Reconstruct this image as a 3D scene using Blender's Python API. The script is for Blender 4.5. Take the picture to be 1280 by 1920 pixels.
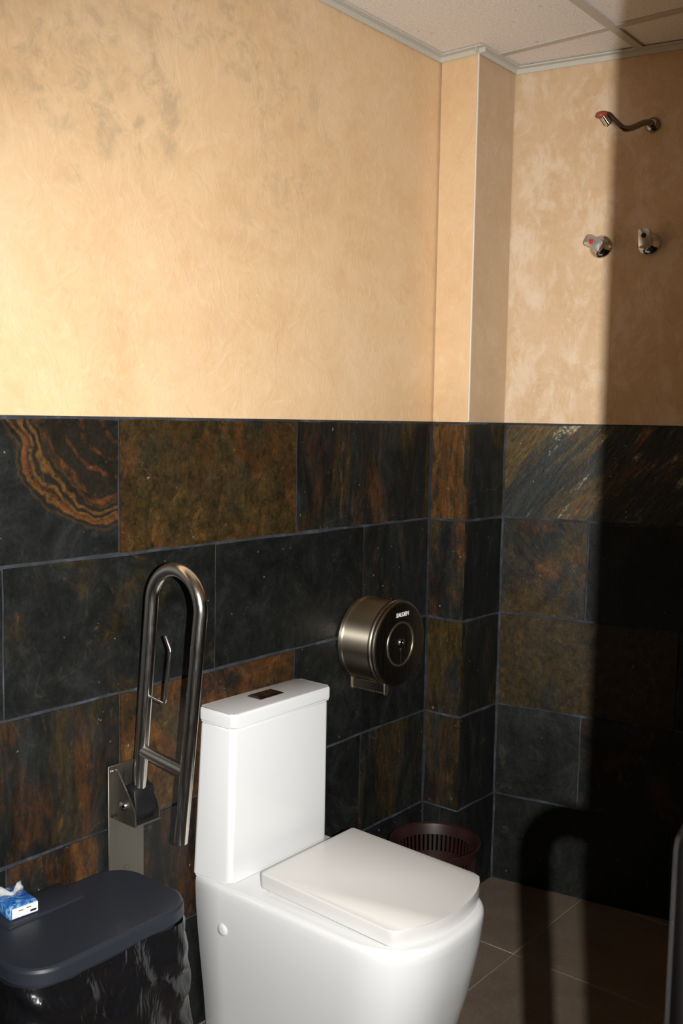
import bpy, bmesh, math, random
from mathutils import Vector, Matrix, noise
random.seed(7)
S = bpy.context.scene
for o in list(bpy.data.objects): bpy.data.objects.remove(o)
COL = S.collection

# ------------------------------------------------------------------ camera
cam = bpy.data.cameras.new('camera'); cob = bpy.data.objects.new('camera', cam); COL.objects.link(cob)
cob.location = (-2.7974, -1.7366, 1.5034)
cob.rotation_euler = (1.4779, -0.0169, -0.8880)
cam.sensor_fit = 'VERTICAL'; cam.sensor_height = 36.0; cam.lens = 1874.57 / 1920 * 36.0
cam.clip_start = 0.02
cam.dof.use_dof = True; cam.dof.focus_distance = 2.55; cam.dof.aperture_fstop = 8.5
S.camera = cob
# ------------------------------------------------------------------ light and exposure
S.view_settings.view_transform = 'Standard'; S.view_settings.look = 'None'
S.view_settings.gamma = 1.0; S.view_settings.use_curve_mapping = False
S.view_settings.exposure = 0.0
W = bpy.data.worlds.new('world'); S.world = W; W.use_nodes = True
W.node_tree.nodes['Background'].inputs[0].default_value = (1.0, 0.86, 0.70, 1)
W.node_tree.nodes['Background'].inputs[1].default_value = 0.02
# the camera's flash: held upright, so the flash head sits to the right of the lens
fl = bpy.data.lights.new('camera_flash', 'SPOT'); fl.energy = 430.0; fl.color = (1.0, 0.985, 0.96)
fl.spot_size = math.radians(88); fl.spot_blend = 1.0; fl.shadow_soft_size = 0.0035
flo = bpy.data.objects.new('camera_flash', fl); COL.objects.link(flo)
flo.location = (-2.7312, -1.8181, 1.505); flo.rotation_euler = (1.4779 - 0.03, 0, -0.8880 + 0.05)

# ------------------------------------------------------------------ dimensions (metres)
D = 1.5; H = 2.581; PA = 0.2206; PB = 0.1328; SK = 0.1844      # dado, ceiling, pillar, skew of the back wall
ROWS = [1.4975, 1.2003, 0.8911, 0.5894, 0.2905, 0.0]
YR = -1.69; XL = -3.45                                          # right wall and left end wall

# ------------------------------------------------------------------ helpers
def tag(o, label=None, cat=None, group=None, kind=None):
    if label: o['label'] = label
    if cat: o['category'] = cat
    if group: o['group'] = group
    if kind: o['kind'] = kind
    return o
def finish(me, ang=38):
    bm = bmesh.new(); bm.from_mesh(me)
    bmesh.ops.recalc_face_normals(bm, faces=bm.faces)
    for f in bm.faces: f.smooth = True
    a = math.radians(ang)
    for e in bm.edges:
        e.smooth = not (len(e.link_faces) != 2 or e.calc_face_angle(0) > a)
    bm.to_mesh(me); bm.free()
def obj(name, bm, mat, parent=None, ang=38, smooth=True):
    me = bpy.data.meshes.new(name); bm.to_mesh(me); bm.free()
    if smooth: finish(me, ang)
    if mat: me.materials.append(mat)
    o = bpy.data.objects.new(name, me); COL.objects.link(o)
    if parent: o.parent = parent
    return o
def thing(name, label, cat, loc=(0, 0, 0), rotz=0, group=None):
    o = bpy.data.objects.new(name, None); COL.objects.link(o); o.empty_display_size = 0.05
    o.location = loc; o.rotation_euler = (0, 0, rotz)
    return tag(o, label, cat, group)
def add_box(bm, x0, x1, y0, y1, z0, z1, bev=0.0, seg=2):
    vs = [bm.verts.new((x, y, z)) for x in (x0, x1) for y in (y0, y1) for z in (z0, z1)]
    q = [(0, 1, 3, 2), (4, 6, 7, 5), (0, 4, 5, 1), (2, 3, 7, 6), (0, 2, 6, 4), (1, 5, 7, 3)]
    fs = [bm.faces.new([vs[i] for i in f]) for f in q]
    if bev > 0:
        es = list({e for f in fs for e in f.edges})
        bmesh.ops.bevel(bm, geom=es, offset=bev, segments=seg, profile=0.5, affect='EDGES')
    return bm
def box(*a, **k): return add_box(bmesh.new(), *a, **k)
def add_loft(bm, rings, cap0=True, cap1=True, closed=True):
    R = [[bm.verts.new(p) for p in r] for r in rings]; n = len(R[0])
    for i in range(len(R) - 1):
        for j in range(n if closed else n - 1):
            k = (j + 1) % n
            bm.faces.new((R[i][j], R[i][k], R[i + 1][k], R[i + 1][j]))
    if cap0: bm.faces.new(R[0][::-1])
    if cap1: bm.faces.new(R[-1])
    return bm
def add_tube(bm, pts, r, n=14, caps=True):
    pts = [Vector(p) for p in pts]; rings = []; up = None
    for i, p in enumerate(pts):
        t = (pts[min(i + 1, len(pts) - 1)] - pts[max(i - 1, 0)]).normalized()
        if up is None:
            up = Vector((1, 0, 0)) if abs(t.x) < 0.8 else Vector((0, 0, 1))
        u = (up - t * up.dot(t)).normalized(); up = u; v = t.cross(u)
        rr = r[i] if isinstance(r, (list, tuple)) else r
        rings.append([p + u * rr * math.cos(2 * math.pi * k / n) + v * rr * math.sin(2 * math.pi * k / n) for k in range(n)])
    return add_loft(bm, rings, caps, caps)
def tube(*a, **k): return add_tube(bmesh.new(), *a, **k)
def add_lathe(bm, prof, n=40, axis='z', c=(0, 0, 0), cap0=True, cap1=True):
    rings = []
    for r, h in prof:
        ring = []
        for k in range(n):
            a = 2 * math.pi * k / n; p, q = r * math.cos(a), r * math.sin(a)
            v = (p, q, h) if axis == 'z' else (p, h, q) if axis == 'y' else (h, p, q)
            ring.append((c[0] + v[0], c[1] + v[1], c[2] + v[2]))
        rings.append(ring)
    return add_loft(bm, rings, cap0, cap1)
def lathe(*a, **k): return add_lathe(bmesh.new(), *a, **k)
def add_prism(bm, poly, axis, a0, a1):
    def P(u, v, h): return (h, u, v) if axis == 'x' else (u, h, v) if axis == 'y' else (u, v, h)
    return add_loft(bm, [[P(u, v, a0) for u, v in poly], [P(u, v, a1) for u, v in poly]])
def prism(poly, axis, a0, a1, bev=0, seg=2):
    bm = add_prism(bmesh.new(), poly, axis, a0, a1)
    if bev: bmesh.ops.bevel(bm, geom=bm.edges[:], offset=bev, segments=seg, profile=0.5, affect='EDGES')
    return bm
def arc(cx, cy, r, a0, a1, n):
    return [(cx + r * math.cos(math.radians(a0 + (a1 - a0) * i / n)), cy + r * math.sin(math.radians(a0 + (a1 - a0) * i / n))) for i in range(n + 1)]
def rrect(x0, x1, y0, y1, r, n=6):
    return arc(x1 - r, y1 - r, r, 0, 90, n) + arc(x0 + r, y1 - r, r, 90, 180, n) + arc(x0 + r, y0 + r, r, 180, 270, n) + arc(x1 - r, y0 + r, r, 270, 360, n)

# ------------------------------------------------------------------ materials
def rgb(r, g, b):   # sRGB 0-255 to linear
    f = lambda c: c / 12.92 if c <= 0.04045 else ((c + 0.055) / 1.055) ** 2.4
    return (f(r / 255), f(g / 255), f(b / 255), 1)
class NT:
    def __init__(s, name):
        s.m = bpy.data.materials.new(name); s.m.use_nodes = True; s.t = s.m.node_tree
        s.b = s.t.nodes['Principled BSDF']
    def n(s, ty, **kw):
        x = s.t.nodes.new(ty)
        for k, v in kw.items():
            if k.startswith('i_'):
                k = k[2:]; x.inputs[int(k) if k.isdigit() else k.replace('_', ' ')].default_value = v
            else: setattr(x, k, v)
        return x
    def l(s, a, b): s.t.links.new(a, b)
    def noise(s, vec, scale, detail=6, rough=0.6, dist=0.0):
        x = s.n('ShaderNodeTexNoise', i_Scale=scale, i_Detail=detail, i_Roughness=rough, i_Distortion=dist)
        if vec is not None: s.l(vec, x.inputs['Vector'])
        return x.outputs['Fac']
    def ramp(s, fac, stops, interp='LINEAR'):
        x = s.n('ShaderNodeValToRGB'); x.color_ramp.interpolation = interp; e = x.color_ramp.elements
        while len(e) < len(stops): e.new(0.5)
        for q, (p, c) in zip(e, stops): q.position = p; q.color = c if len(c) == 4 else (*c, 1)
        s.l(fac, x.inputs[0]); return x.outputs[0]
    def step(s, fac, a, b):
        x = s.n('ShaderNodeMapRange', clamp=True); x.interpolation_type = 'SMOOTHSTEP'
        s.l(fac, x.inputs[0])
        for k, v in ((1, a), (2, b)):
            if isinstance(v, (int, float)): x.inputs[k].default_value = v
            else: s.l(v, x.inputs[k])
        return x.outputs[0]
    def math(s, op, a, b=None, c=None):
        x = s.n('ShaderNodeMath', operation=op)
        for k, v in enumerate((a, b, c)):
            if v is None: continue
            if isinstance(v, (int, float)): x.inputs[k].default_value = v
            else: s.l(v, x.inputs[k])
        return x.outputs[0]
    def mix(s, fac, a, b, mode='MIX'):
        x = s.n('ShaderNodeMix', data_type='RGBA', blend_type=mode)
        for k, v in ((0, fac), (6, a), (7, b)):
            if isinstance(v, tuple): x.inputs[k].default_value = (*v[:3], 1)
            elif isinstance(v, (int, float)): x.inputs[k].default_value = v
            else: s.l(v, x.inputs[k])
        return x.outputs[2]
    def bump(s, h, strength, dist=0.01):
        x = s.n('ShaderNodeBump', i_Strength=strength, i_Distance=dist); s.l(h, x.inputs['Height']); s.l(x.outputs[0], s.b.inputs['Normal'])
    def mapping(s, vec, scale=(1, 1, 1), rot=(0, 0, 0), loc=(0, 0, 0)):
        x = s.n('ShaderNodeMapping'); x.inputs['Scale'].default_value = scale; x.inputs['Rotation'].default_value = rot; x.inputs['Location'].default_value = loc
        s.l(vec, x.inputs['Vector']); return x.outputs[0]
def plain(name, col, rough=0.5, metal=0.0, coat=0.0, spec=0.5):
    k = NT(name); k.b.inputs['Base Color'].default_value = col; k.b.inputs['Roughness'].default_value = rough
    k.b.inputs['Metallic'].default_value = metal; k.b.inputs['Coat Weight'].default_value = coat
    k.b.inputs['Specular IOR Level'].default_value = spec
    return k

def slate(name, kind='cloud'):
    """object colour r: how much rust, g: how much olive brown, b: pale mineral crust, a: brightness"""
    k = NT(name)
    tc = k.n('ShaderNodeTexCoord'); oi = k.n('ShaderNodeObjectInfo')
    sep = k.n('ShaderNodeSeparateColor'); k.l(oi.outputs['Color'], sep.inputs[0])
    off = k.n('ShaderNodeVectorMath', operation='MULTIPLY_ADD'); 
    cmb = k.n('ShaderNodeCombineXYZ'); 
    for i in range(3): k.l(oi.outputs['Random'], cmb.inputs[i])
    k.l(cmb.outputs[0], off.inputs[0]); off.inputs[1].default_value = (37, 53, 71); k.l(tc.outputs['Object'], off.inputs[2])
    P = off.outputs[0]
    stretch = {'cloud': (1, 1, 0.8), 'streak': (1.5, 1, 0.42), 'diag': (1.0, 1, 1.0), 'ring': (1, 1, 1)}[kind]
    rot = (0, 0, 0)
    if kind == 'diag': P2 = k.mapping(k.mapping(P, rot=(0, math.radians(-38), 0)), scale=(2.6, 1, 0.5))
    else: P2 = k.mapping(P, scale=stretch)
    n1 = k.noise(P2, 5.0, 6, 0.64, 1.4)
    n2 = k.noise(k.mapping(P2, loc=(11, 3, 7)), 4.2, 6, 0.66, 0.9)
    n3 = k.noise(P2, 46.0, 4, 0.7)
    n4 = k.noise(k.mapping(P2, loc=(2, 31, 5)), 9.0, 7, 0.74, 0.6)
    n5 = k.noise(k.mapping(P, loc=(5, 1, 17)), 130.0, 3, 0.7)
    base = k.ramp(n4, [(0.30, (0.0038, 0.0044, 0.0040)), (0.52, (0.0080, 0.0092, 0.0084)), (0.75, (0.021, 0.023, 0.021))])
    oa = k.math('SUBTRACT', 0.80, k.math('MULTIPLY', sep.outputs[1], 0.5))
    om = k.step(n2, oa, k.math('ADD', oa, 0.16))
    olive = k.ramp(n3, [(0.3, (0.010, 0.0072, 0.0026)), (0.7, (0.045, 0.0285, 0.0085))])
    c = k.mix(om, base, olive)
    ra = k.math('SUBTRACT', 0.80, k.math('MULTIPLY', sep.outputs[0], 0.5))
    rm = k.step(n1, ra, k.math('ADD', ra, 0.20))
    rm = k.math('MULTIPLY', rm, k.step(k.math('ADD', k.math('MULTIPLY', n3, 0.6), k.math('MULTIPLY', n4, 0.4)), 0.36, 0.60))
    rust = k.ramp(n4, [(0.32, (0.018, 0.0072, 0.0022)), (0.55, (0.050, 0.0185, 0.0042)), (0.72, (0.105, 0.042, 0.0085))])
    c = k.mix(rm, c, rust)
    if kind == 'ring':
        q = k.mapping(tc.outputs['Object'], loc=(-0.285, 0, -0.175), scale=(0.92, 1, 1.0))
        wq = k.n('ShaderNodeVectorMath', operation='MULTIPLY_ADD'); wn = k.n('ShaderNodeTexNoise', i_Scale=9.0, i_Detail=3.0); k.l(q, wn.inputs['Vector'])
        k.l(wn.outputs['Color'], wq.inputs[0]); wq.inputs[1].default_value = (0.10, 0.10, 0.10); k.l(q, wq.inputs[2])
        sp = k.n('ShaderNodeSeparateXYZ'); k.l(wq.outputs[0], sp.inputs[0])
        px_ = k.math('SUBTRACT', sp.outputs[0], 0.05); pz_ = k.math('SUBTRACT', sp.outputs[2], 0.05)
        rad = k.math('SQRT', k.math('ADD', k.math('MULTIPLY', px_, px_), k.math('MULTIPLY', pz_, pz_)))
        fine = k.math('SINE', k.math('MULTIPLY', rad, 420.0)); wide = k.math('SINE', k.math('MULTIPLY', rad, 130.0))
        inner = k.math('MULTIPLY', k.step(rad, 0.03, 0.07), k.math('SUBTRACT', 1.0, k.step(rad, 0.255, 0.285)))
        c = k.mix(k.math('MULTIPLY', inner, 0.6), c, (0.013, 0.0085, 0.004, 1))
        main = k.math('MULTIPLY', k.step(rad, 0.208, 0.226), k.math('SUBTRACT', 1.0, k.step(rad, 0.256, 0.280)))
        c = k.mix(k.math('MULTIPLY', k.math('MULTIPLY', main, k.step(fine, -0.6, 0.8)), k.step(n3, 0.30, 0.55)), c, (0.082, 0.038, 0.0085, 1))
        thin = k.math('MULTIPLY', k.math('MULTIPLY', k.step(wide, 0.55, 0.98), k.math('MULTIPLY', inner, k.step(n4, 0.40, 0.62))), 0.85)
        c = k.mix(thin, c, (0.100, 0.030, 0.0065, 1))
    n6 = k.noise(k.mapping(P2, loc=(7, 19, 3)), 24.0, 6, 0.80, 0.5)
    fa = k.math('SUBTRACT', 0.70, k.math('MULTIPLY', k.math('ADD', sep.outputs[0], sep.outputs[1]), 0.09))
    c = k.mix(k.math('MULTIPLY', k.step(n6, fa, k.math('ADD', fa, 0.07)), k.step(n2, 0.40, 0.60)), c, (0.062, 0.030, 0.0085, 1))
    pit = k.math('SUBTRACT', 1.0, k.step(n6, 0.30, 0.42)); c = k.mix(k.math('MULTIPLY', pit, 0.6), c, (0.0035, 0.0035, 0.0035, 1))
    nv = k.noise(k.mapping(P, loc=(13, 2, 29)), 3.0, 2, 0.5, 0.6)
    vein = k.math('SUBTRACT', 1.0, k.step(k.math('ABSOLUTE', k.math('SUBTRACT', nv, 0.5)), 0.0008, 0.0032))
    c = k.mix(k.math('MULTIPLY', k.math('MULTIPLY', vein, k.step(n4, 0.45, 0.6)), 0.5), c, (0.040, 0.034, 0.022, 1))
    pq = k.math('SUBTRACT', 0.80, k.math('MULTIPLY', sep.outputs[2], 0.24))
    pm = k.math('MULTIPLY', k.step(n4, pq, k.math('ADD', pq, 0.07)), k.step(n5, 0.35, 0.62))
    c = k.mix(pm, c, (0.115, 0.105, 0.070, 1))
    n7 = k.noise(k.mapping(P, loc=(41, 7, 3)), 75.0, 2, 0.5)
    fleck = k.step(n7, 0.745, 0.775)
    c = k.mix(k.math('MULTIPLY', fleck, 0.75), c, (0.17, 0.165, 0.145, 1))
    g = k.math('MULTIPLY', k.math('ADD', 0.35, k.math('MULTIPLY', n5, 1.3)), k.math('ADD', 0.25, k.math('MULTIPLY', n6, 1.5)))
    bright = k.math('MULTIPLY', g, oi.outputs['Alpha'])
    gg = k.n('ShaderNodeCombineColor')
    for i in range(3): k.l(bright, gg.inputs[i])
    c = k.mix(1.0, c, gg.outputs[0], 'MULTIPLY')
    k.l(c, k.b.inputs['Base Color'])
    k.l(k.ramp(n4, [(0.3, (0.38,) * 3), (0.7, (0.62,) * 3)]), k.b.inputs['Roughness'])
    k.b.inputs['Specular IOR Level'].default_value = 0.28
    h = k.math('ADD', k.math('MULTIPLY', n1, 0.8), k.math('ADD', k.math('MULTIPLY', n3, 0.35), k.math('MULTIPLY', n5, 0.08)))
    k.bump(h, 0.9 if kind == 'diag' else 0.55, 0.007)
    return k.m

def plaster_mat(name, c_lo, c_mid, c_hi, stain=0.0, pale=0.0):
    k = NT(name); g = k.n('ShaderNodeNewGeometry'); P = g.outputs['Position']
    a = k.noise(P, 2.6, 7, 0.62, 0.8); b = k.noise(k.mapping(P, loc=(9, 4, 2)), 11.0, 6, 0.68, 1.0)
    wv = k.n('ShaderNodeVectorMath', operation='MULTIPLY_ADD'); wn = k.n('ShaderNodeTexNoise', i_Scale=5.0, i_Detail=2.0); k.l(P, wn.inputs['Vector'])
    k.l(wn.outputs['Color'], wv.inputs[0]); wv.inputs[1].default_value = (0.32, 0.32, 0.32); k.l(P, wv.inputs[2]); Q = wv.outputs[0]
    tr = k.noise(k.mapping(Q, rot=(0.0, 0.9, 0.0), scale=(1, 1, 0.45)), 42.0, 5, 0.62, 1.0)
    tr2 = k.noise(k.mapping(Q, rot=(0.0, -0.7, 0.0), scale=(1, 1, 0.38)), 30.0, 5, 0.62, 1.0)
    v = k.math('ADD', k.math('MULTIPLY', a, 0.55), k.math('ADD', k.math('MULTIPLY', b, 0.30), k.math('MULTIPLY', tr, 0.15)))
    c = k.ramp(v, [(0.33, c_lo), (0.50, c_mid), (0.66, c_hi)])
    vein = k.math('MULTIPLY', k.step(tr2, 0.57, 0.68), 0.35)
    c = k.mix(vein, c, c_lo)
    hue = k.noise(k.mapping(P, loc=(17, 5, 23)), 34.0, 4, 0.65, 0.8)
    c = k.mix(k.math('MULTIPLY', k.step(hue, 0.48, 0.66), 0.30), c, (c_hi[0], c_hi[1] * 0.86, c_hi[2] * 0.92))
    c = k.mix(k.math('MULTIPLY', k.step(tr, 0.56, 0.70), 0.30), c, (min(1, c_hi[0] * 1.06), c_hi[1] * 1.08, c_hi[2] * 1.10))
    if pale:
        pn = k.noise(k.mapping(P, loc=(3, 8, 1), scale=(1.6, 1.6, 1)), 7.5, 9, 0.70, 0.4)
        c = k.mix(k.math('MULTIPLY', k.step(pn, 0.47, 0.62), pale), c, (0.78, 0.66, 0.53, 1))
    if stain:
        sn = k.noise(k.mapping(P, loc=(4, 2, 6)), 3.4, 3, 0.5, 0.4); sn2 = k.noise(k.mapping(P, loc=(1, 1, 3)), 17.0, 8, 0.72, 0.5)
        sx = k.n('ShaderNodeSeparateXYZ'); k.l(P, sx.inputs[0])
        up = k.math('MULTIPLY', k.step(sx.outputs[2], 1.80, 2.15), k.math('SUBTRACT', 1.0, k.step(sx.outputs[0], -1.25, -0.2)))
        m = k.math('MULTIPLY', k.math('MULTIPLY', k.step(sn, 0.46, 0.60), k.step(sn2, 0.44, 0.66)), k.math('MULTIPLY', up, stain))
        c = k.mix(m, c, (0.39, 0.30, 0.19, 1))
    k.l(c, k.b.inputs['Base Color']); k.b.inputs['Roughness'].default_value = 0.42
    k.b.inputs['Specular IOR Level'].default_value = 0.55
    k.bump(k.math('ADD', k.math('MULTIPLY', tr, 0.6), k.math('ADD', k.math('MULTIPLY', tr2, 0.6), k.math('MULTIPLY', b, 0.5))), 0.45, 0.004)
    return k.m

M = {}
M['slate'] = slate('slate_cloudy'); M['slate_streak'] = slate('slate_streaky', 'streak')
M['slate_diag'] = slate('slate_riven', 'diag'); M['slate_ring'] = slate('slate_banded', 'ring')
M['plaster'] = plaster_mat('peach_plaster', (0.60, 0.385, 0.200), (0.68, 0.475, 0.268), (0.73, 0.535, 0.335), stain=0.6)
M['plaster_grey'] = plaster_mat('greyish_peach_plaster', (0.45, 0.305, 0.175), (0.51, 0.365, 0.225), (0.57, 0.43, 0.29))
M['plaster_pale'] = plaster_mat('pale_peach_plaster', (0.49, 0.315, 0.165), (0.57, 0.395, 0.225), (0.63, 0.465, 0.30), pale=0.38)
def grout_mat():
    k = NT('blue_grey_grout'); g = k.n('ShaderNodeNewGeometry')
    n = k.noise(g.outputs['Position'], 9, 8, 0.75)
    k.l(k.ramp(n, [(0.36, (0.006, 0.007, 0.009)), (0.52, (0.020, 0.024, 0.030)), (0.70, (0.062, 0.072, 0.086))]), k.b.inputs['Base Color'])
    k.b.inputs['Roughness'].default_value = 0.85; k.bump(n, 0.6, 0.004); return k.m
M['grout'] = grout_mat()
def ceil_mat():
    k = NT('mineral_ceiling_panel'); g = k.n('ShaderNodeNewGeometry')
    n = k.noise(g.outputs['Position'], 150, 4, 0.6); s = k.noise(g.outputs['Position'], 45, 3, 0.5)
    c = k.ramp(n, [(0.35, rgb(222, 214, 206)), (0.6, rgb(240, 234, 226))])
    c = k.mix(k.math('MULTIPLY', k.step(s, 0.70, 0.76), 0.5), c, rgb(150, 135, 120)); k.l(c, k.b.inputs['Base Color'])
    k.b.inputs['Roughness'].default_value = 0.9; k.bump(n, 0.35, 0.003); return k.m
M['ceiling'] = ceil_mat()
M['tbar'] = plain('grey_white_ceiling_bar', rgb(190, 182, 170), 0.45).m
M['angle'] = plain('grey_wall_angle', rgb(196, 192, 180), 0.4).m
M['ceramic'] = plain('white_glazed_ceramic', (0.70, 0.71, 0.71, 1), 0.12, coat=0.3).m
M['seatplastic'] = plain('white_seat_plastic', (0.62, 0.61, 0.59, 1), 0.22).m
M['shadowgap'] = plain('dark_grey_rubber', rgb(70, 68, 64), 0.7).m
def steel(name, col, r0, r1, sc=(60, 60, 2)):
    k = NT(name); tc = k.n('ShaderNodeTexCoord'); n = k.noise(k.mapping(tc.outputs['Object'], scale=sc), 6, 5, 0.6)
    m = k.noise(k.mapping(tc.outputs['Object'], loc=(3, 3, 3)), 14, 5, 0.6)
    k.l(k.mix(k.math('MULTIPLY', m, 0.2), col, (0.30, 0.25, 0.18, 1)), k.b.inputs['Base Color']); k.b.inputs['Metallic'].default_value = 1.0
    k.l(k.ramp(n, [(0.3, (r0,) * 3), (0.7, (r1,) * 3)]), k.b.inputs['Roughness']); return k.m
M['steel'] = steel('polished_stainless_steel', (0.80, 0.78, 0.74, 1), 0.17, 0.25)
M['steel_brushed'] = steel('brushed_stainless_steel', (0.36, 0.32, 0.26, 1), 0.24, 0.32)
M['steel_plate'] = steel('dull_steel_plate', (0.20, 0.19, 0.165, 1), 0.40, 0.52)
M['steel_drum'] = steel('brushed_drum_steel', (0.50, 0.46, 0.37, 1), 0.36, 0.46, (2, 60, 2))
_k = NT('brushed_drum_side'); _k.b.inputs['Base Color'].default_value = (0.46, 0.41, 0.32, 1); _k.b.inputs['Metallic'].default_value = 1.0
_k.b.inputs['Roughness'].default_value = 0.40; _k.b.inputs['Anisotropic'].default_value = 0.9; _k.b.inputs['Anisotropic Rotation'].default_value = 0.25
_t = _k.n('ShaderNodeTangent', direction_type='RADIAL', axis='Y'); _k.l(_t.outputs[0], _k.b.inputs['Tangent']); M['drum_side'] = _k.m
M['chrome'] = plain('chrome', (0.72, 0.72, 0.73, 1), 0.06, metal=1.0).m
M['knob'] = plain('worn_chrome', (0.66, 0.65, 0.63, 1), 0.28, metal=1.0).m
M['darkchrome'] = plain('dark_chrome', (0.30, 0.27, 0.26, 1), 0.18, metal=1.0).m  # chrome with a darker base colour
M['black'] = plain('black_plastic', (0.009, 0.009, 0.010, 1), 0.5, spec=0.2).m
M['red'] = plain('red_plastic_marker', (0.42, 0.015, 0.012, 1), 0.4).m
M['salmon'] = plain('dull_red_tip', (0.30, 0.055, 0.035, 1), 0.4).m  # dull red colour for the tip of the spout
M['whiteprint'] = plain('white_print', (0.75, 0.75, 0.73, 1), 0.5).m
M['binlid'] = plain('slate_grey_bin_plastic', (0.0195, 0.0225, 0.031, 1), 0.45, spec=0.35).m
M['basket'] = plain('dark_maroon_plastic', (0.018, 0.006, 0.005, 1), 0.38).m
M['rust'] = plain('rusty_screw', (0.10, 0.045, 0.015, 1), 0.7).m
M['bead'] = plain('pale_corner_bead', (0.70, 0.62, 0.50, 1), 0.4).m
def bag_mat():
    k = NT('black_bin_liner_film'); k.b.inputs['Base Color'].default_value = (0.006, 0.006, 0.007, 1); k.b.inputs['Roughness'].default_value = 0.24
    tc = k.n('ShaderNodeTexCoord')
    a = k.noise(k.mapping(tc.outputs['Object'], rot=(0, 0.5, 0.3), scale=(1, 1, 0.4)), 16, 3, 0.5, 2.0); k.bump(a, 0.6, 0.012); return k.m
M['bag'] = bag_mat()
def floor_mat():
    k = NT('taupe_floor_tile'); g = k.n('ShaderNodeNewGeometry')
    n = k.noise(g.outputs['Position'], 7, 7, 0.65, 0.5); f = k.noise(g.outputs['Position'], 90, 4, 0.6)
    v = k.math('ADD', k.math('MULTIPLY', n, 0.6), k.math('MULTIPLY', f, 0.4))
    k.l(k.ramp(v, [(0.35, rgb(88, 77, 66)), (0.65, rgb(108, 96, 83))]), k.b.inputs['Base Color']); k.b.inputs['Roughness'].default_value = 0.42
    k.bump(f, 0.1, 0.002); return k.m
M['floor'] = floor_mat(); M['floorgrout'] = plain('pale_floor_grout', rgb(140, 126, 110), 0.85).m
def wood_mat():
    k = NT('brown_door_wood'); tc = k.n('ShaderNodeTexCoord'); n = k.noise(k.mapping(tc.outputs['Object'], scale=(14, 14, 1)), 4, 7, 0.65, 0.5)
    k.l(k.ramp(n, [(0.3, (0.09, 0.035, 0.014)), (0.7, (0.20, 0.085, 0.035))]), k.b.inputs['Base Color']); k.b.inputs['Roughness'].default_value = 0.35; return k.m
M['wood'] = wood_mat()
def tissue_mat():
    k = NT('blue_tissue_wrapper'); tc = k.n('ShaderNodeTexCoord'); n = k.noise(tc.outputs['Object'], 60, 4, 0.6, 1.5)
    k.l(k.ramp(n, [(0.34, (0.012, 0.045, 0.26)), (0.52, (0.03, 0.17, 0.48)), (0.66, (0.30, 0.50, 0.72))]), k.b.inputs['Base Color']); k.b.inputs['Roughness'].default_value = 0.25; return k.m
M['wrapper'] = tissue_mat()

# ------------------------------------------------------------------ the setting
def struct(name, bm, mat, parent=None, label=None):
    o = obj(name, bm, mat, parent, smooth=False); o['kind'] = 'structure'
    if label: o['label'] = label
    return o
TH = 0.12; REC = 0.006         # wall thickness; plaster lies REC behind the tile faces
def tile_mesh(w, h, seed):
    """one riven slate: front face at local y = 0 facing -y, ragged edges, a body 14 mm deep"""
    rnd = random.Random(seed); bm = bmesh.new(); nx = max(2, round(w / 0.065)); nz = 4
    F = []
    for j in range(nz + 1):
        row = []
        for i in range(nx + 1):
            x = -w / 2 + w * i / nx; z = -h / 2 + h * j / nz; y = 0.0012 * rnd.uniform(-1, 1)
            eb = i in (0, nx) or j in (0, nz)
            if eb:
                y += 0.0022
                if 0 < i < nx: x += rnd.uniform(-1, 1) * 0.01
                if i in (0, nx): x -= math.copysign(rnd.uniform(-0.0008, 0.0022), x)
                if j in (0, nz): z -= math.copysign(rnd.uniform(-0.001, 0.0034), z)
            row.append(bm.verts.new((x, y, z)))
        F.append(row)
    for j in range(nz):
        for i in range(nx): bm.faces.new((F[j][i], F[j][i + 1], F[j + 1][i + 1], F[j + 1][i]))
    loop = [F[0][i] for i in range(nx)] + [F[j][nx] for j in range(nz)] + [F[nz][i] for i in range(nx, 0, -1)] + [F[j][0] for j in range(nz, 0, -1)]
    back = [bm.verts.new((v.co.x, 0.014, v.co.z)) for v in loop]; n = len(loop)
    for i in range(n): bm.faces.new((loop[(i + 1) % n], loop[i], back[i], back[(i + 1) % n]))
    bm.faces.new(back)
    return bm
TN = [0]
def wall_run(name, org, ang, L, joints, colours, plast, label, over=(0, 0), kinds={}, ztop=None):
    """local x runs along the wall, local -y faces the room; one structure with plaster, grout and its slates"""
    root = struct(name, box(-over[0], L + over[1], REC, REC + TH, D, ztop or H), plast, label=label)
    root.location = (org[0], org[1], 0); root.rotation_euler = (0, 0, ang)
    g = obj('grout', box(-over[0], L + over[1], 0.0052, REC + TH, 0, D), M['grout'], root, smooth=False)
    for r in range(5):
        z1, z0 = ROWS[r], ROWS[r + 1]
        xs = [0.0] + [x for x in joints[r % len(joints)] if 0.03 < x < L - 0.03] + [L]
        for i in range(len(xs) - 1):
            a, b = xs[i] + 0.0022, xs[i + 1] - 0.0022; h = z1 - z0 - 0.005
            TN[0] += 1
            t = obj('slate_tile', tile_mesh(b - a, h, TN[0]), M[kinds.get((r, i), 'slate')], root, ang=25)
            t.location = ((a + b) / 2, random.uniform(-0.001, 0.0012), (z0 + z1) / 2)
            t.color = colours.get((r, i), (random.uniform(0.1, 0.55), random.uniform(0.2, 0.7), random.uniform(0, 0.3), random.uniform(0.8, 1.05)))
    return root
# wall behind the toilet: local x = world x - XL
o1 = -XL
ja = [o1 - 1.42 - 1.16, o1 - 1.42 - 0.58, o1 - 1.42, o1 - 0.84]; jb = [o1 - 1.706 - 1.16, o1 - 1.706 - 0.58, o1 - 1.706, o1 - 1.131, o1 - 0.547]
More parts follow.
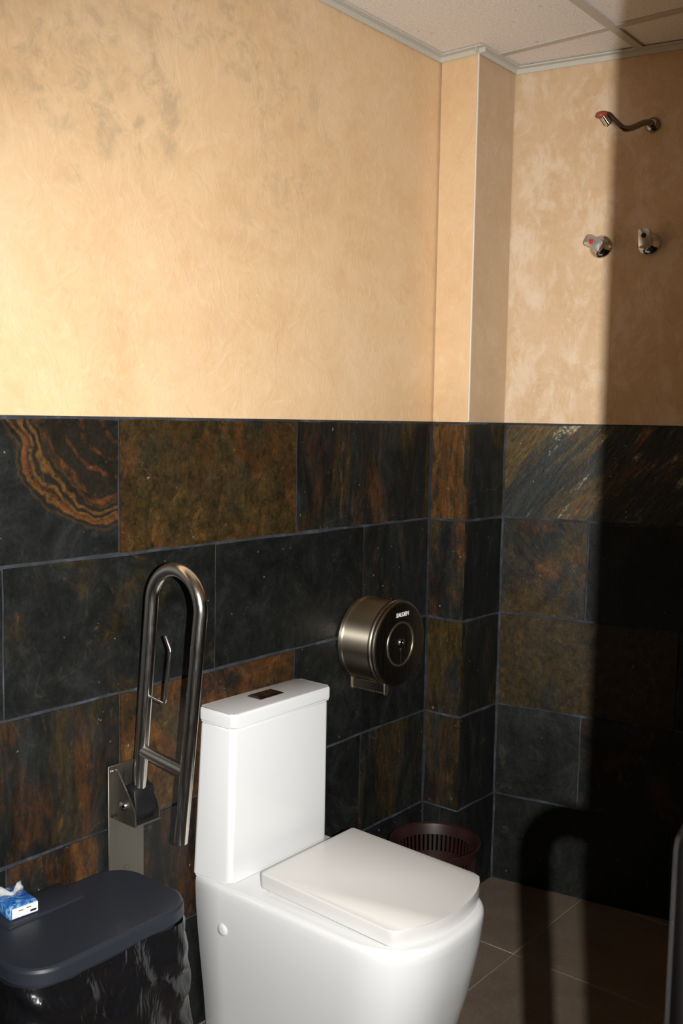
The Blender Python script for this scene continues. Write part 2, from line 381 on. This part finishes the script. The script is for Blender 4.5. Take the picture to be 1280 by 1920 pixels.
# columns seen: odd rows 2: left of -1.42, 3: -1.42..-0.84, 4: -0.84..pillar ; even rows 2/3: left of -1.706, 3: ..-1.131, 4: ..-0.547, 5: ..pillar
C1 = {(0, 2): (0.25, 0.35, 0.25, 1.0), (0, 3): (0.72, 0.98, 0.62, 1.0), (0, 4): (0.62, 0.62, 0.55, 1.0),
      (1, 3): (0.40, 0.60, 0.12, 0.85), (1, 4): (0.05, 0.25, 0.1, 0.78), (1, 5): (0.58, 0.40, 0.3, 0.9), (1, 2): (0.3, 0.4, 0.1, 0.8),
      (2, 2): (0.72, 0.60, 0.0, 0.9), (2, 3): (0.95, 0.70, 0.15, 1.2), (2, 4): (0.08, 0.2, 0.25, 0.75),
      (3, 3): (0.80, 0.55, 0.0, 1.0), (3, 2): (0.5, 0.3, 0, 0.8), (3, 4): (0.2, 0.3, 0, 0.8), (3, 5): (0.38, 0.7, 0.35, 0.9)}
K1 = {(0, 2): 'slate_ring', (0, 4): 'slate_streak', (2, 2): 'slate_streak', (3, 3): 'slate_streak', (3, 5): 'slate_streak', (1, 5): 'slate_streak'}
wl = wall_run('wall_left', (XL, 0), 0, o1 - PA, [ja, jb], C1, M['plaster'], 'peach plastered wall with slate dado behind the toilet', over=(TH, PA + 0.3), kinds=K1)
# the pillar in the corner: two narrow faces
CA = {(0, 0): (1.08, 0.85, 0.1, 1.5), (1, 0): (0.72, 0.65, 0.4, 1.25), (2, 0): (0.62, 0.85, 0.0, 1.1), (3, 0): (0.6, 0.75, 0, 0.95), (4, 0): (0.2, 0.3, 0, 0.9)}
pa = wall_run('wall_pillar', (-PA, 0), -math.pi / 2, PB, [[]], CA, M['plaster'], 'narrow face of the boxed corner pillar', over=(0, -0.008), kinds={(i, 0): 'slate_streak' for i in range(5)})
CB = {(0, 0): (0.25, 0.75, 0.3, 1.1), (1, 0): (0.05, 0.05, 0, 0.8), (2, 0): (0.2, 0.65, 0, 0.9), (3, 0): (0.05, 0.5, 0, 0.8), (4, 0): (0.05, 0.2, 0, 0.8)}
pb = wall_run('wall_pillar_front', (-PA, -PB), 0, PA, [[]], CB, M['plaster_grey'], 'broad face of the boxed corner pillar', over=(-0.0075, 0), kinds={(i, 0): 'slate_streak' for i in range(5)})
# back wall: leans away from square
a2 = math.atan2(-1, SK); L2 = (-PB - YR) * math.hypot(1, SK)
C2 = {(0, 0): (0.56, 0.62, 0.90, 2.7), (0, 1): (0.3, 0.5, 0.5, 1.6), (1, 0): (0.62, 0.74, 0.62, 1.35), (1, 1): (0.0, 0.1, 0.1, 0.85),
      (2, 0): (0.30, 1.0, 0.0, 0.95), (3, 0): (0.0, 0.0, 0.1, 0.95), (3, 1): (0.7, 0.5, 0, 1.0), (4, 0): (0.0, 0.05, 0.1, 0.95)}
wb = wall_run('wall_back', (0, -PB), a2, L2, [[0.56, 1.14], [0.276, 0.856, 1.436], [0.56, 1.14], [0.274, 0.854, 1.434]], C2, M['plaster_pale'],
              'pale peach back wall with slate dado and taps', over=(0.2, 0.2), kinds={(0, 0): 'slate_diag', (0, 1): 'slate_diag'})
# right wall with the doorway the photographer stands in, left end wall
DX0, DX1 = -3.25, -2.30; XE = SK * (-YR - PB)
jr = [[0.4, 0.98, 1.56, 2.14], [0.69, 1.27, 1.85, 2.43]]
wr = wall_run('wall_right', (XE, YR), math.pi, XE - DX1, jr, {}, M['plaster'], 'peach plastered wall with slate dado beside the doorway', over=(0.0, 0.0))
wr2 = wall_run('wall_right_return', (DX0, YR), math.pi, DX0 - XL, [[]], {}, M['plaster'], 'short wall beside the doorway', over=(0, TH))
we = wall_run('wall_end', (XL, YR), math.pi / 2, -YR, [[0.45, 1.03], [0.74, 1.32]], {}, M['plaster'], 'end wall facing the back wall', over=(0, 0))
struct('wall_lintel', box(DX0, DX1, YR - TH - REC, YR - REC, 2.12, H), M['plaster'], label='plastered wall over the doorway')

# corner beads on the pillar's outer edge and in the two inner corners
for i, (x, y) in enumerate([(-PA + 0.002, -PB + 0.002)]):
    struct('trim_%d' % (i + 1), box(x - 0.0012, x + 0.004, y - 0.0012, y + 0.004, D + 0.003, H - 0.004, bev=0.0012), M['bead'], label='pale vertical bead on the pillar edge')

# floor
floor = struct('floor', box(XL - TH, XE + 0.25, YR - 1.1, 0.2, -0.06, -0.0016), M['floorgrout'], label='taupe tiled floor')
FT = 0.45; gx = -0.372; gy = -0.425
xs = [gx + FT * i for i in range(-8, 3)]; ys = [gy + FT * i for i in range(-6, 2)]
for i in range(len(xs) - 1):
    for j in range(len(ys) - 1):
        a0, a1, b0, b1 = max(xs[i], XL) + 0.0013, min(xs[i + 1], XE + 0.12) - 0.0013, ys[j] + 0.0013, min(ys[j + 1], 0.003) - 0.0013
        if a1 - a0 < 0.05 or b1 - b0 < 0.02: continue
        t = obj('floor_tile', box(a0 - (a0 + a1) / 2, (a1 - a0) / 2, -(b1 - b0) / 2, (b1 - b0) / 2, -0.008, 0.0, bev=0.0012, seg=1), M['floor'], floor)
        t.location = ((a0 + a1) / 2, (b0 + b1) / 2, 0)

# suspended ceiling: panels in a T-bar grid with an angle along the walls
ceil = struct('ceiling', box(XL - TH, XE + 0.25, YR - 0.3, 0.2, H + 0.05, H + 0.12), M['tbar'], label='suspended ceiling of white mineral panels')
cx, cy, CP = -0.128, -0.50, 0.60
xs = [cx + CP * i for i in range(-6, 2)]; ys = [cy + CP * i for i in range(-2, 2)]
for i in range(len(xs) - 1):
    for j in range(len(ys) - 1):
        a0, a1, b0, b1 = max(xs[i], XL) + 0.004, min(xs[i + 1], XE + 0.02) - 0.004, max(ys[j], YR) + 0.004, min(ys[j + 1], 0.0) - 0.004
        if a1 - a0 < 0.03 or b1 - b0 < 0.03: continue
        t = obj('ceiling_panel', box(-(a1 - a0) / 2, (a1 - a0) / 2, -(b1 - b0) / 2, (b1 - b0) / 2, 0.006, 0.02), M['ceiling'], ceil, smooth=False)
        t.location = ((a0 + a1) / 2, (b0 + b1) / 2, H)
for x in xs[1:-1]: obj('grid_bar', box(x - 0.012, x + 0.012, YR, -0.001, H + 0.001, H + 0.005), M['tbar'], ceil, smooth=False)
for y in ys[1:]:
    if YR < y < 0: obj('grid_bar', box(XL, XE, y - 0.012, y + 0.012, H, H + 0.0055), M['tbar'], ceil, smooth=False)
AN = [0]
def wall_angle(p0, p1, side):     # flange below the panels, lip up the wall; side = unit vector into the room
    AN[0] += 1; dz = 0.0004 * AN[0]; d = Vector(p1) - Vector(p0); s = Vector(side); w = 0.022
    m0 = Vector(p0) - s * 0.0; m1 = Vector(p1)
    bm = bmesh.new()
    prof = [(0.001, -0.013), (0.001, 0.004), (w, 0.004), (w, 0.0005), (0.003, 0.0005), (0.003, -0.013)]
    add_loft(bm, [[(q.x + s.x * u, q.y + s.y * u, H + v - dz) for u, v in prof] for q in (m0, m1)])
    obj('wall_angle', bm, M['angle'], ceil, smooth=False)
wall_angle((XL, 0.004), (-PA + 0.004, 0.004), (0, -1)); wall_angle((-PA + 0.004, 0.004), (-PA + 0.004, -PB - 0.019), (-1, 0))
wall_angle((-PA - 0.019, -PB + 0.004), (0.006, -PB + 0.004), (0, -1))
n2 = (-1 / math.hypot(1, SK), -SK / math.hypot(1, SK)); wall_angle((0.004, -PB + 0.004), (XE + 0.004, YR), n2)
wall_angle((XL, YR - 0.004), (XE, YR - 0.004), (0, 1))

# sliding door pushed open along the right wall, with a pull handle by its leading edge
dr = struct('door_1', box(-2.3205, -1.36, -1.655, -1.612, 0.012, 2.10, bev=0.002, seg=1), M['wood'], label='brown door slid open beside the doorway')
HX, HY, HZ = -2.258, -1.5535, 1.291
hp = [(HX, -1.608, HZ), (HX, HY - 0.024, HZ)] + [(HX, HY - 0.024 + 0.024 * math.sin(math.pi / 2 * i / 8), HZ - 0.024 + 0.024 * math.cos(math.pi / 2 * i / 8)) for i in range(1, 9)]
hp += [(x, y, 2 * HZ - 0.72 - z) for x, y, z in reversed(hp)]
obj('door_handle', tube(hp, 0.0092, n=18), M['darkchrome'], dr)

# ------------------------------------------------------------------ toilet
CX = -1.012
T = thing('toilet', 'white close-coupled toilet with square cistern and closed lid', 'toilet', (CX, 0, 0))
def pan_ring(z, w, f, back=-0.004, n=28, p=2.7, straight=0.47):
    """D-shaped outline: straight back and sides, full rounded front at y = -f"""
    st = straight * f / 0.645 + 0.0
    pts = []
    for i in range(n + 1):
        a = math.pi * i / n; c, s = math.cos(a), math.sin(a)
        pts.append((w * math.copysign(abs(c) ** (2 / p), c), -(st + (f - st) * abs(s) ** (2 / p)), z))
    m = 5; left = [(-w, -(st + (back * -1 - st) * i / m), z) for i in range(1, m)]
    rb = 0.012
    bk = [(-w, back - rb, z), (-w + rb, back, z), (w - rb, back, z), (w, back - rb, z)]
    right = [(w, y, z) for _, y, _ in reversed(left)]
    return pts + left + bk + right
lv = [(0.0, 0.160, 0.562), (0.02, 0.162, 0.566), (0.10, 0.170, 0.590), (0.20, 0.182, 0.617), (0.28, 0.191, 0.634), (0.33, 0.1955, 0.642), (0.37, 0.1975, 0.646),
      (0.388, 0.1975, 0.647), (0.396, 0.196, 0.645), (0.401, 0.192, 0.641), (0.403, 0.186, 0.635)]
rings = [pan_ring(z, w, f) for z, w, f in lv]
bm = add_loft(bmesh.new(), rings)
pan = obj('pan', bm, M['ceramic'], T, ang=50)
cap = obj('screw_cap', lathe([(0.0155, 0.0), (0.0155, -0.003), (0.013, -0.006), (0.007, -0.0075)], n=24, axis='x', c=(-0.1905, -0.105, 0.295)), M['ceramic'], pan)
# cistern: body, lid, flush plate
def rbox(x0, x1, y0, y1, z0, z1, r, bev, ctop=0):
    bm = add_prism(bmesh.new(), rrect(x0, x1, y0, y1, r, 6), 'z', z0, z1)
    es = [e for e in bm.edges if abs(e.verts[0].co.z - e.verts[1].co.z) < 1e-6]
    bmesh.ops.bevel(bm, geom=es, offset=bev, segments=4, profile=0.5, affect='EDGES'); return bm
tb = rbox(-0.176, 0.172, -0.119, -0.004, 0.4045, 0.777, 0.014, 0.006)
for v in tb.verts:
    if v.co.x < 0: v.co.x -= (0.026 + 0.150 * v.co.y) * (0.777 - v.co.z) / 0.373
tank = obj('cistern', tb, M['ceramic'], T, ang=50)
lidb = rbox(-0.179, 0.177, -0.123, -0.003, 0.779, 0.8135, 0.012, 0.0065)
tl = obj('cistern_lid', lidb, M['ceramic'], T, ang=50)
fp = obj('flush_plate', box(-0.043, 0.041, -0.079, -0.033, 0.813, 0.8165, bev=0.0012), M['darkchrome'], T)
for x0, x1 in ((-0.039, -0.006), (-0.004, 0.037)):
    obj('flush_button', box(x0, x1, -0.075, -0.037, 0.816, 0.8185, bev=0.001), M['darkchrome'], fp)
# seat ring and lid, tilted a little down to the front
def lid_outline(w, yb, yf, bow, r, n=14):
    """square back, bowed front"""
    pts = arc(w - r, yb - r, r, 0, 90, 4) + arc(-w + r, yb - r, r, 90, 180, 4)
    rf = 0.020
    fr = []
    for i in range(n + 1):
        u = -1 + 2 * i / n; fr.append((u * (w - 0.004), yf - bow * (1 - abs(u) ** 2.2)))
    pts += [(-w, yf + rf), (-w + 0.001, yf + rf * 0.4)] + fr + [(w - 0.001, yf + rf * 0.4), (w, yf + rf)]
    return pts
def lid_part(name, w, yb, yf, bow, z0, z1, bev, mat, parent, tilt=0.038):
    bm = add_prism(bmesh.new(), lid_outline(w, yb, yf, bow, 0.012), 'z', z0, z1)
    es = [e for e in bm.edges if abs(e.verts[0].co.z - e.verts[1].co.z) < 1e-6]
    bmesh.ops.bevel(bm, geom=es, offset=bev, segments=3, profile=0.5, affect='EDGES')
    for v in bm.verts: v.co.z += (v.co.y + 0.38) * tilt; v.co.x += 0.016
    return obj(name, bm, mat, parent, ang=50)
seat = lid_part('seat', 0.166, -0.205, -0.560, 0.040, 0.4045, 0.409, 0.0012, M['seatplastic'], T, 0.0)
lid = lid_part('seat_lid', 0.1745, -0.190, -0.576, 0.048, 0.4085, 0.4445, 0.004, M['seatplastic'], T, 0.030)
for s in (-1, 1):
    obj('hinge', tube([(0.016 + s * 0.09, -0.178, 0.404), (0.016 + s * 0.09, -0.178, 0.422)], 0.010, n=16), M['seatplastic'], T)

# ------------------------------------------------------------------ fold-up grab bar
GX = -1.410
G = thing('grab_bar', 'folded-up stainless steel grab bar beside the toilet', 'grab bar', (GX, 0, 0.35))
def gz(z): return z - 0.35
plate = obj('wall_plate', box(-0.050, 0.049, -0.0075, -0.0025, 0.0, gz(0.735), bev=0.001, seg=1), M['steel_plate'], G)
for x, z, m in ((-0.040, 0.722, 'steel'), (0.036, 0.722, 'steel'), (-0.040, 0.622, 'black'), (0.000, 0.490, 'rust'), (0.0, 0.385, 'steel')):
    obj('screw', lathe([(0.0045, -0.007), (0.0045, -0.009), (0.002, -0.0105)], n=12, axis='y', c=(x, 0, gz(z))), M[m], plate)
chk = [(-0.007, 0.728), (-0.016, 0.728), (-0.062, 0.668), (-0.074, 0.650), (-0.078, 0.632), (-0.078, 0.612), (-0.007, 0.612)]
br = obj('bracket', prism([(-0.007, gz(0.612)), (-0.080, gz(0.612)), (-0.080, gz(0.616)), (-0.007, gz(0.616))], 'x', -0.032, 0.036), M['steel_plate'], G)
for x in (-0.034, 0.033):
    obj('cheek', prism([(y, gz(z)) for y, z in chk], 'x', x, x + 0.0035), M['steel_plate'], br, ang=30)
obj('pivot_block', prism([(-0.010, gz(0.618)), (-0.066, gz(0.618)), (-0.072, gz(0.640)), (-0.066, gz(0.690)), (-0.036, gz(0.694)), (-0.016, gz(0.680))], 'x', -0.026, 0.030, bev=0.002, seg=1), M['black'], G)
obj('pivot_bolt', lathe([(0.010, 0.074), (0.010, 0.069), (0.0085, 0.069), (0.0085, 0.0), (0.010, 0.0), (0.010, -0.004), (0.006, -0.008), (0.001, -0.009)][::-1], n=20, axis='x', c=(-0.0365, -0.042, gz(0.652))), M['chrome'], G)
# tube: wall-side leg, arch, free leg, all in one vertical plane square to the wall
A0 = Vector((-0.050, 0.672)); A1 = Vector((-0.094, 1.105)); B1 = Vector((-0.246, 1.105)); B0 = Vector((-0.187, 0.600))
path = [A0.lerp(A1, i / 6) for i in range(7)]
mid = (A1 + B1) / 2; rr = (A1 - B1).length / 2
path += [Vector((mid.x + rr * math.cos(math.radians(a)), mid.y + rr * 1.04 * math.sin(math.radians(a)))) for a in range(9, 180, 9)]
path += [B1.lerp(B0, i / 6) for i in range(7)]
bar = obj('bar_tube', tube([(0, v.x, gz(v.y)) for v in path], 0.0148, n=20), M['steel'], G, ang=60)
obj('end_cap', tube([(0, B0.x - 0.0002, gz(B0.y + 0.002)), (0, B0.x - 0.0005, gz(B0.y - 0.001))], 0.0125, n=20), M['black'], bar)
pa_ = A0.lerp(A1, 0.235); pb_ = B1.lerp(B0, 0.690)
obj('cross_bar', tube([(0, pa_.x, gz(pa_.y)), (0, pb_.x, gz(pb_.y))], 0.0135, n=18), M['steel'], G, ang=60)
hr = [(-0.072, 0.899), (-0.090, 0.898), (-0.131, 0.892), (-0.1365, 0.896), (-0.138, 0.904), (-0.1535, 1.006), (-0.153, 1.012), (-0.138, 1.038)]
obj('roll_holder', tube([(0, y, gz(z)) for y, z in hr], 0.0032, n=10), M['steel'], G, ang=60)

# ------------------------------------------------------------------ toilet roll dispenser
DXc, DZc, DR = -0.545, 0.877, 0.121
P = thing('roll_dispenser', 'round steel toilet roll dispenser on the slate wall', 'dispenser', (DXc, 0, DZc))
drum = obj('drum', lathe([(DR - 0.004, -0.002), (DR, -0.004), (DR + 0.0005, -0.014), (DR - 0.003, -0.017), (DR - 0.003, -0.108), (0.05, -0.109)], n=72, axis='y'), M['drum_side'], P)
front = obj('front_cover', lathe([(DR - 0.002, -0.106), (DR + 0.002, -0.108), (DR + 0.002, -0.114), (DR - 0.001, -0.117), (DR + 0.001, -0.120), (DR + 0.001, -0.127), (DR - 0.003, -0.131), (DR - 0.009, -0.132), (0.001, -0.132)], n=72, axis='y'), M['steel_brushed'], P)
ringb = bmesh.new(); add_lathe(ringb, [(0.0585, -0.1315), (0.0585, -0.1335), (0.061, -0.1345), (0.0635, -0.1335), (0.0635, -0.1315)], n=56, axis='y', cap0=False, cap1=False)
obj('embossed_ring', ringb, M['steel_drum'], front)
obj('lock', lathe([(0.0105, -0.1315), (0.0105, -0.1350), (0.0085, -0.1365), (0.004, -0.1365), (0.004, -0.1345), (0.0005, -0.1345)], n=24, axis='y', c=(0.004, 0, 0.004)), M['chrome'], front)
obj('level_slot', box(0.0015, 0.0045, -0.1332, -0.1318, -0.054, -0.018), M['black'], front, smooth=False)
obj('slot_bead', lathe([(0.004, -0.1315), (0.003, -0.134), (0.001, -0.1345)], n=12, axis='y', c=(0.003, 0, -0.016)), M['chrome'], front)
# outlet below: two side lips and the serrated strip
ch = obj('outlet', box(-0.062, -0.058, -0.126, -0.004, -0.130, -0.104, bev=0.0008, seg=1), M['steel_brushed'], P)
for y in (-0.128, -0.012):
    obj('outlet_tab', prism([(-0.066, -0.100), (-0.044, -0.112), (-0.046, -0.132), (-0.056, -0.139), (-0.066, -0.134)], 'y', y, y + 0.006, bev=0.001, seg=1), M['steel_drum'], ch)
tbm = bmesh.new()
for i in range(20):
    y = -0.122 + i * 0.0056
    add_prism(tbm, [(y, -0.130), (y + 0.0056, -0.130), (y + 0.0028, -0.134)], 'x', -0.0618, -0.0602)
obj('serrated_edge', tbm, M['steel_drum'], ch, smooth=False)
# the maker's name near the top of the cover
def text_mesh(body, size, name, mat, parent, loc, shear=0.15):
    cu = bpy.data.curves.new(name, 'FONT'); cu.body = body; cu.size = size; cu.align_x = 'CENTER'; cu.align_y = 'CENTER'; cu.shear = shear; cu.extrude = 0.0004; cu.offset = size * 0.018
    o = bpy.data.objects.new('tmp', cu); COL.objects.link(o)
    bpy.context.view_layer.update()
    me = bpy.data.meshes.new_from_object(o.evaluated_get(bpy.context.evaluated_depsgraph_get()))
    bpy.data.objects.remove(o); me.name = name; me.materials.clear(); me.materials.append(mat)
    q = bpy.data.objects.new(name, me); COL.objects.link(q); q.parent = parent; q.location = loc; q.rotation_euler = (math.pi / 2, 0, 0)
    return q
text_mesh('SALDEN', 0.0165, 'maker_name', M['whiteprint'], front, (0.006, -0.1326, 0.083))

# ------------------------------------------------------------------ hot and cold stop valves, spout (on the back wall)
def w2(u, out, z):      # along the back wall from the pillar, out into the room
    d = Vector((SK, -1)).normalized(); n = Vector(n2)
    return Vector((d.x * u + n.x * out, -PB + d.y * u + n.y * out, z))
def valve(u, z, roll, mark, label):
    v = thing('shower_valve', label, 'valve', w2(u, -REC, z), a2)      # local x along the wall, -y to the room
    obj('flange', lathe([(0.0345, 0.0), (0.0345, -0.003), (0.032, -0.008), (0.024, -0.013), (0.016, -0.017), (0.014, -0.030), (0.012, -0.030)], n=40, axis='y'), M['chrome'], v)
    obj('stem', lathe([(0.0175, -0.028), (0.019, -0.031), (0.019, -0.040), (0.0175, -0.043), (0.010, -0.044)], n=28, axis='y'), M['chrome'], v)
    # knob: a cylinder with a flat finger grip across it
    kb = bmesh.new(); c, s = math.cos(roll), math.sin(roll)
    poly = [(x * c - y * s, x * s + y * c) for x, y in rrect(-0.0175, 0.0175, -0.020, 0.033, 0.008, 5)]
    add_prism(kb, poly, 'y', -0.068, -0.043)
    bmesh.ops.bevel(kb, geom=[e for e in kb.edges if abs(e.verts[0].co.y - e.verts[1].co.y) < 1e-6], offset=0.003, segments=2, profile=0.5, affect='EDGES')
    kn = obj('knob', kb, M['knob'], v, ang=30)
    mx, mz = -0.013 * s, 0.013 * c
    obj('marker', lathe([(0.0072, -0.0675), (0.0072, -0.0688), (0.003, -0.0692)], n=18, axis='y', c=(mx, 0, mz)), mark, kn)
    return v
valve(0.278, 2.029, math.radians(62), M['red'], 'chrome stop valve with a red dot')
valve(0.418, 2.029, math.radians(4), M['black'], 'chrome stop valve with a black dot')
sp = thing('wall_spout', 'curved dark chrome spout high on the back wall', 'spout', w2(0.415, -REC, 2.366), a2)
obj('flange', lathe([(0.021, 0.0), (0.021, -0.004), (0.018, -0.008), (0.012, -0.010), (0.012, -0.018)], n=32, axis='y'), M['darkchrome'], sp)
def smooth_path(ctrl, n=10):
    ctrl = [Vector(c) for c in ctrl]; q = [ctrl[0]] + ctrl + [ctrl[-1]]; out = []
    for i in range(len(ctrl) - 1):
        a, b, c, d = q[i:i + 4]
        for k in range(n):
            t = k / n; out.append(0.5 * ((2 * b) + (c - a) * t + (2 * a - 5 * b + 4 * c - d) * t * t + (3 * b - a - 3 * c + d) * t ** 3))
    return out + [ctrl[-1]]
pp = smooth_path([(0, -0.010, 0), (-0.002, -0.030, 0.000), (-0.018, -0.046, -0.004), (-0.045, -0.068, -0.020), (-0.066, -0.086, -0.022), (-0.087, -0.104, -0.003), (-0.100, -0.116, 0.010), (-0.115, -0.129, 0.010)], 7)
obj('pipe', tube(pp, 0.0088, n=16), M['darkchrome'], sp, ang=60)
obj('spout_end', tube([(-0.107, -0.122, 0.012), (-0.113, -0.127, 0.0105), (-0.121, -0.134, 0.007), (-0.125, -0.138, 0.003)], [0.0090, 0.0100, 0.0092, 0.005], n=18), M['salmon'], sp, ang=60)
nz_ = obj('nozzle', tube([(-0.112, -0.126, 0.006), (-0.104, -0.120, -0.006), (-0.098, -0.116, -0.015)], [0.0100, 0.0105, 0.0105], n=18), M['chrome'], sp, ang=60)
obj('aerator', tube([(-0.0982, -0.1162, -0.0147), (-0.0965, -0.1150, -0.0172)], 0.0078, n=16), M['black'], nz_, ang=60)

# ------------------------------------------------------------------ slatted basket on the floor
BX, BY, BZ, BR = -0.415, -0.178, 0.28, 0.130
B = thing('waste_basket', 'dark maroon slatted plastic basket behind the toilet', 'basket', (BX, BY, 0))
br_ = lambda z: 0.096 + (BR - 0.006 - 0.096) * z / BZ
obj('rim', lathe([(BR - 0.010, BZ - 0.034), (BR - 0.003, BZ - 0.032), (BR + 0.001, BZ - 0.008), (BR + 0.004, BZ - 0.002), (BR + 0.001, BZ), (BR - 0.006, BZ - 0.004), (BR - 0.008, BZ - 0.012), (BR - 0.0125, BZ - 0.034)] + [(BR - 0.010, BZ - 0.034)], n=64, cap0=False, cap1=False), M['basket'], B)
zb = 0.168; rb = br_(zb)
obj('band', lathe([(rb - 0.001, zb), (rb + 0.003, zb), (rb + 0.005, zb + 0.028), (rb + 0.001, zb + 0.028), (rb - 0.001, zb)], n=64, cap0=False, cap1=False), M['basket'], B)
obj('base', lathe([(0.094, 0.0), (0.099, 0.004), (0.104, 0.040), (0.100, 0.040), (0.095, 0.006), (0.002, 0.006)], n=64), M['basket'], B)
NS = 54; sm = None
for i in range(NS):
    a = 2 * math.pi * i / NS
    if sm is None:
        bm = bmesh.new(); r0, r1 = br_(0.036), br_(BZ - 0.030)
        add_loft(bm, [[(r - 0.0015, -0.0034, z), (r + 0.0015, -0.0034, z), (r + 0.0015, 0.0034, z), (r - 0.0015, 0.0034, z)] for r, z in ((r0, 0.036), (r1, BZ - 0.030))])
        s0 = obj('slat', bm, M['basket'], B, smooth=False); sm = s0.data
    else:
        s0 = bpy.data.objects.new('slat', sm); COL.objects.link(s0); s0.parent = B
    s0.rotation_euler = (0, 0, a)

# ------------------------------------------------------------------ lidded bin with a black liner
BL = thing('waste_bin', 'dark grey lidded bin in a black liner beside the toilet', 'bin', (-1.647, -0.158, 0))
bx0, bx1, by0, by1, BH = -0.200, 0.200, -0.128, 0.128, 0.523
def bin_ring(z, inset, n=160, amp=0.0, seed=0.0):
    base = rrect(bx0 + inset, bx1 - inset, by0 + inset, by1 - inset, 0.06 - inset * 0.5, 10)
    # resample evenly
    P_ = [Vector(p) for p in base] + [Vector(base[0])]; L_ = [0]
    for i in range(len(P_) - 1): L_.append(L_[-1] + (P_[i + 1] - P_[i]).length)
    out = []; j = 0
    for k in range(n):
        d = L_[-1] * k / n
        while L_[j + 1] < d: j += 1
        t = (d - L_[j]) / max(1e-9, L_[j + 1] - L_[j]); q = P_[j].lerp(P_[j + 1], t)
        nrm = (P_[j + 1] - P_[j]).normalized(); nrm = Vector((nrm.y, -nrm.x))
        if amp:
            f = noise.noise(Vector((q.x * 26 + z * 9 + seed, q.y * 26, z * 7))) * 0.6 + (1 - abs(noise.noise(Vector((q.x * 13 + z * 15, q.y * 13 - z * 12, z * 5 + 3))) * 2.4)) * 0.75
            q = q + nrm * amp * f
        out.append((q.x, q.y, z))
    return out
def body_in(z): return 0.030 - 0.018 * z / BH + 0.0
body = add_loft(bmesh.new(), [bin_ring(z, 0.034 - 0.016 * z / BH, n=80) for z in (0.0, 0.25, 0.49)], True, True)
obj('body', body, M['binlid'], BL)
bag = bmesh.new(); zs = [0.012 + (BH - 0.038 - 0.012) * i / 46 for i in range(47)]
R_ = []
for z in zs:
    t = z / BH; amp = 0.013 * (1 - max(0, (t - 0.86) / 0.12) * 0.75) 
    R_.append(bin_ring(z, 0.016 - 0.006 * t - 0.014 * math.sin(math.pi * min(1, t * 1.05)), n=200, amp=min(amp, 0.013)))
add_loft(bag, R_, False, False)
obj('bin_liner', bag, M['bag'], BL, ang=70)
lb = bmesh.new(); Lr = lambda ins, z: [(x, y, z) for x, y in rrect(bx0 + ins, bx1 - ins, by0 + ins, by1 - ins, 0.075 - ins, 10)]
add_loft(lb, [Lr(0.003, BH - 0.030), Lr(0.0, BH - 0.0285), Lr(0.002, BH - 0.008), Lr(0.0045, BH - 0.003), Lr(0.009, BH - 0.0006), Lr(0.018, BH)])
ld = obj('bin_lid', lb, M['binlid'], BL, ang=17)
hb = box(-0.125, 0.050, 0.050, 0.137, BH - 0.016, BH + 0.0045, bev=0.003, seg=2)
obj('hinge_flap', hb, M['binlid'], BL)

# ------------------------------------------------------------------ tissue packet on the bin lid
TPS = 1.12
TP = thing('tissue_packet', 'small blue and white tissue packet on the bin lid', 'tissue packet', (-1.726, -0.060, BH + 0.0047), math.radians(-6))
tbm = bmesh.new(); add_box(tbm, -0.027, 0.027, -0.030, 0.050, 0.0, 0.023, bev=0.004, seg=2)
wr_ = obj('wrapper', tbm, M['wrapper'], TP, ang=40)
obj('label_panel', box(-0.0225, 0.0255, -0.0306, -0.0298, 0.003, 0.0205), M['whiteprint'], wr_, smooth=False, )
obj('barcode', box(0.011, 0.0225, -0.0310, -0.0305, 0.0060, 0.0095), M['black'], wr_, smooth=False)
for x0, x1, z in ((-0.010, -0.002, 0.0135), (0.004, 0.013, 0.0145)):
    obj('print_line', box(x0, x1, -0.0310, -0.0305, z, z + 0.0016), M['rust'], wr_, smooth=False)
fb = bmesh.new(); rows = []
for i in range(9):
    u = i / 8; rows.append([(-0.024 + 0.048 * u + 0.002 * math.sin(j * 2), 0.018 + 0.006 * math.sin(u * 9) + j * 0.002, 0.021 + j * (0.004 + 0.0022 * math.sin(u * 7 + 0.6))) for j in range(4)])
for i in range(8):
    pass
vs = [[fb.verts.new(p) for p in r] for r in rows]
for i in range(8):
    for j in range(3): fb.faces.new((vs[i][j], vs[i + 1][j], vs[i + 1][j + 1], vs[i][j + 1]))
bmesh.ops.solidify(fb, geom=fb.faces[:], thickness=0.0012)
obj('tissue', fb, M['whiteprint'], TP, ang=80)
TP.scale = (TPS, TPS, TPS)
